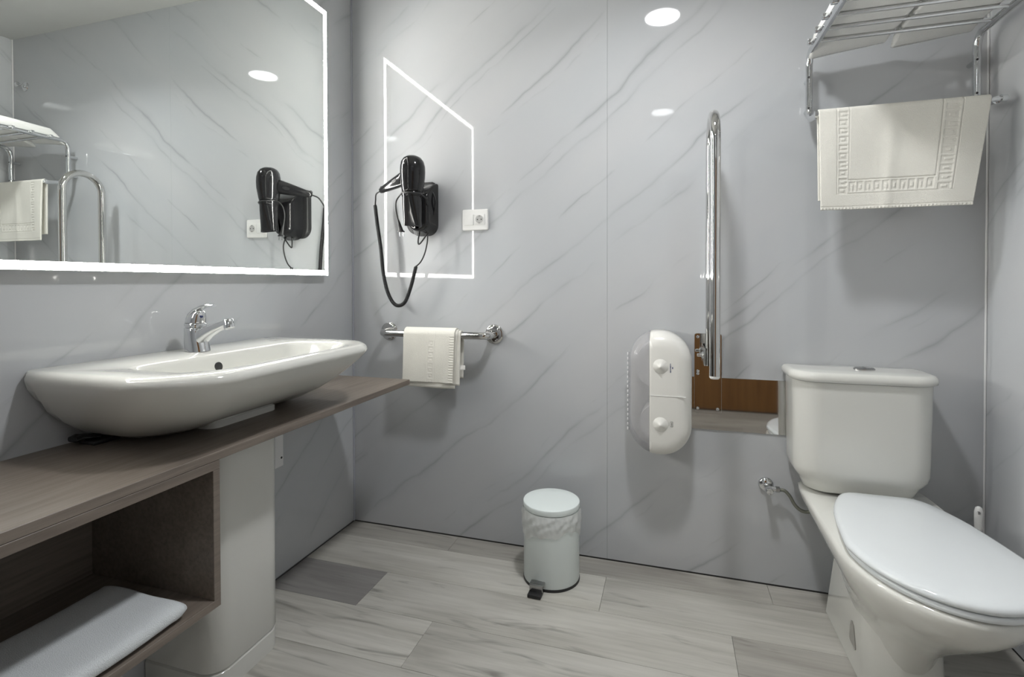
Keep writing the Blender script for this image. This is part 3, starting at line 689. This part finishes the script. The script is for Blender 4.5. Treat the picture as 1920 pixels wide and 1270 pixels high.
# ------------------------------------------------------------------ toilet
TX = 1.982
t = thing('toilet', 'white ceramic toilet with closed lid and attached tank by back wall', 'toilet', (TX, -.4, 0))
def tank(hw, yb, yf, r, z): return [V(x, y, z) for x, y in rrect(TX-.008-hw, TX-.008+hw, yf, yb, (.012, .012, r, r), 9)]
part('tank', B().rings([tank(.150, -.02, -.150, .06, .4125), tank(.158, -.02, -.158, .062, .418), tank(.166, -.018, -.166, .065, .440), tank(.172, -.016, -.170, .066, .452), tank(.181, -.014, -.177, .068, .462), tank(.1885, -.013, -.183, .070, .476), tank(.1915, -.012, -.186, .071, .492), tank(.1925, -.012, -.187, .071, .53), tank(.196, -.010, -.190, .072, .776)]), CERAM, t, 80)
ld = part('tank_lid', B().rings([tank(.200, -.008, -.194, .074, .7775), tank(.2065, -.006, -.200, .078, .781), tank(.208, -.005, -.2015, .08, .790), tank(.2065, -.005, -.2, .08, .800), tank(.200, -.006, -.194, .077, .8065), tank(.19, -.012, -.184, .072, .8085), tank(.12, -.05, -.13, .03, .8095)]), CERAM, t, 60)
fb = part('flush_button', B().rings([el(TX+.014, -.092, .031, .021, .8090), el(TX+.014, -.092, .031, .021, .8135), el(TX+.014, -.092, .027, .0175, .8160), el(TX+.014, -.092, .010, .006, .8165)]), DSTEEL, ld)
part('button_split', B().box(TX+.0135, TX+.0145, -.108, -.076, .8155, .8169), BLACKM, fb, 0)
NT = 72
def egg(hw, yb, yf, z, hb, ys=.52, cx=TX, sq=1.0):
    # outline: back straight edge half-width hb at yb, widest hw, rounded front at yf
    L = yb-yf; yw = yb-L*ys
    half = [(0, yb), (hb*.5, yb), (hb*.93, yb-.002), (hb+(hw-hb)*.28, yb-L*.06), (hb+(hw-hb)*.72, yb-L*.26), (hw, yw)]
    for k in range(1, 9):
        a = PI/2*k/8; half.append((hw*math.cos(a)**sq, yw+(yf-yw)*math.sin(a)**sq))
    pts = [V(cx+x, y, z) for x, y in half]+[V(cx-x, y, z) for x, y in reversed(half[1:-1])]
    return resample(catmull(pts, 5, True), NT)
bow = [egg(.085, -.17, -.500, .10, .075, .5), egg(.092, -.17, -.530, .16, .08, .5, TX+.004), egg(.110, -.165, -.590, .215, .085, .55, TX+.008), egg(.138, -.15, -.655, .265, .10, .58, TX+.012), egg(.164, -.12, -.712, .310, .125, .60, TX+.014), egg(.181, -.07, -.750, .345, .160, .62, TX+.015), egg(.190, -.035, -.768, .372, .180, .64, TX+.015), egg(.192, -.028, -.774, .392, .185, .64, TX+.015), egg(.190, -.028, -.772, .4015, .184, .64, TX+.015), egg(.183, -.032, -.764, .4055, .176, .64, TX+.015)]
part('bowl', B().rings(bow), CERAM, t, 60)
def foot(o, yb, yf, z, r): return [V(x, y, z) for x, y in rrect(TX-.092-o, TX+.092+o, yf, yb, (.012, .012, r, r), 7)]
ft = part('foot', B().rings([foot(.004, -.095, -.525, .0, .08), foot(.003, -.097, -.522, .012, .08), foot(0, -.105, -.50, .06, .08), foot(-.001, -.14, -.49, .16, .08), foot(-.002, -.165, -.485, .235, .08), foot(-.004, -.175, -.47, .33, .08)]), CERAM, t, 50)
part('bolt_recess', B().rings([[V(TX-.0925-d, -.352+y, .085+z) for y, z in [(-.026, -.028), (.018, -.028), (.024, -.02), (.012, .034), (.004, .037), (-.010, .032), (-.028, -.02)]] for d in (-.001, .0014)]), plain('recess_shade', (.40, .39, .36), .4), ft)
SX = TX+.022
seat = [egg(.178, -.205, -.768, .4065, .088, .58, SX), egg(.183, -.203, -.773, .4095, .090, .58, SX), egg(.184, -.202, -.774, .417, .091, .58, SX), egg(.180, -.205, -.770, .4215, .088, .58, SX)]
part('seat', B().rings(seat), SEATP, t, 60)
lid = [egg(.181, -.202, -.764, .4235, .088, .58, SX), egg(.1885, -.198, -.773, .426, .092, .58, SX), egg(.1905, -.197, -.775, .430, .093, .58, SX), egg(.1895, -.198, -.774, .436, .092, .58, SX), egg(.185, -.202, -.769, .4405, .089, .58, SX), egg(.176, -.210, -.758, .4435, .084, .58, SX), egg(.135, -.25, -.715, .4465, .065, .58, SX), egg(.06, -.36, -.58, .4485, .03, .58, SX)]
part('lid', B().rings(lid), SEATP, t, 180)
for dx in (-.075, .075): part('hinge', B().tube([(SX+dx-.018, -.196, .4255), (SX+dx+.018, -.196, .4255)], .008, 14), SEATP, t)

# ------------------------------------------------------------------ water inlet
t = thing('inlet_valve', 'small chrome stop valve with flexible hose beside the toilet tank', 'valve', (1.722, 0, .34))
part('rosette', B().lathe([(.026, .0006), (.0258, .004), (.022, .009), (.013, .012), (.010, .013)], (1.720, 0, .366), (0, -1, 0), 28), CHROME, t)
part('body', B().tube([(1.720, -.010, .366), (1.720, -.052, .366)], .009, 14).tube([(1.720, -.036, .366), (1.748, -.036, .364)], .0085, 14), CHROME, t)
part('knob', B().lathe([(.009, 0), (.0135, .002), (.0135, .016), (.011, .02), (.0001, .021)], (1.720, -.050, .366), (.12, -1, -.1), 8), CHROME, t)
part('nut', B().lathe([(.011, 0), (.011, .012), (.008, .014)], (1.746, -.036, .364), (1, 0, 0), 6), DSTEEL, t)
part('hose', B().tube(catmull([(1.757, -.036, .364), (1.775, -.036, .362), (1.791, -.037, .345), (1.806, -.039, .318), (1.826, -.042, .301), (1.850, -.046, .302), (1.880, -.05, .322)], 8), .0058, 10), HOSE, t, 180)

# ------------------------------------------------------------------ toilet brush
BX, BY = 2.302, -.10
t = thing('toilet_brush', 'white toilet brush standing in the corner behind the toilet', 'toilet brush', (BX, BY, 0))
part('cup', B().lathe([(.0001, .0005), (.045, .0005), (.048, .01), (.044, .12), (.042, .125), (.040, .12), (.040, .02), (.0001, .02)], (BX, BY, 0), (0, 0, 1), 28, False), WPLAST, t)
part('brush_head', B().lathe([(.0001, .03), (.03, .035), (.034, .06), (.030, .09), (.01, .10)], (BX, BY, 0), (0, 0, 1), 20), WPLAST, t)
part('shaft', B().lathe([(.006, .095), (.006, .32)], (BX, BY, 0), (0, 0, 1), 14), WPLAST, t)
hb_ = B(); rs = []
for z, rx, ry in ((.315, .007, .007), (.33, .0105, .0075), (.36, .0115, .008), (.385, .0115, .008), (.397, .0085, .007), (.401, .003, .003)): rs.append(el(BX, BY, rx, ry, z, 20))
hn = part('handle', hb_.rings(rs), WPLAST, t, 180)
part('hanging_hole', B().lathe([(.0048, 0), (.0048, .0085), (.0001, .0085)], (BX, BY, .383), (-.45, -1, 0), 16), plain('hole_grey', (.2, .2, .2), .6), hn)

# ------------------------------------------------------------------ pedal bin
BX, BY, BR = .967, -.174, .103
t = thing('pedal_bin', 'round white pedal bin with plastic liner standing on the floor', 'bin', (BX, BY, 0))
part('body', B().lathe([(.0001, .0075), (BR-.001, .0075), (BR, .010), (BR, .264), (BR-.002, .266), (BR-.003, .264), (BR-.003, .02), (.0001, .02)], (BX, BY, 0), seg=56, cap=False), BINP, t)
part('base_ring', B().lathe([(.0001, .0005), (BR+.0015, .0005), (BR+.002, .004), (BR+.0012, .0095), (BR-.002, .0095)], (BX, BY, 0), seg=56), BLACKM, t)
part('lid', B().lathe([(BR-.004, .268), (BR+.001, .2685), (BR+.0018, .272), (BR+.0018, .2865), (BR+.0008, .2885), (BR-.002, .2895), (.06, .2900), (.0001, .2902)], (BX, BY, 0), seg=56), BINP, t, 50)
NS = 96; rb_ = random.Random(5); ph = [rb_.random()*6 for _ in range(8)]; rs = []
for k in range(13):
    q = k/12; r = []
    for i in range(NS):
        a = 2*PI*i/NS
        low = .190+.016*math.sin(a*2+ph[0])+.009*math.sin(a*5+ph[1])+.004*math.sin(a*11+ph[2])-.010*math.exp(-((a-4.6)/.5)**2)
        z = .2672+(low-.2672)*q
        cr = .0022*math.sin(a*17+q*6+ph[3])+.0016*math.sin(a*31-q*9+ph[4])+.0016*math.sin(a*9+q*14+ph[5])
        rad = BR+.0028+(.0035*math.sin(PI*q))+cr*(.3+.7*math.sin(PI*min(1, q*1.1)))
        r.append(V(BX+max(rad, BR+.0008)*math.cos(a), BY+max(rad, BR+.0008)*math.sin(a), z))
    rs.append(r)
part('liner', B().rings(rs, False, False), BAG, t, 180)
pd = part('pedal_arm', B().box(BX-.048, BX+.004, BY-BR-.024, BY-BR+.004, .026, .036, .003).box(BX-.046, BX+.002, BY-BR-.030, BY-BR-.018, .012, .036, .002), DSTEEL, t)
part('pedal', B().box(BX-.047, BX+.001, BY-BR-.052, BY-BR-.0185, .001, .0125, .002), BLACKM, t)
for o in t.children:
    if o.name.startswith('pedal'):
        o.data.transform(Matrix.Rotation(math.radians(-2), 4, 'Z'))
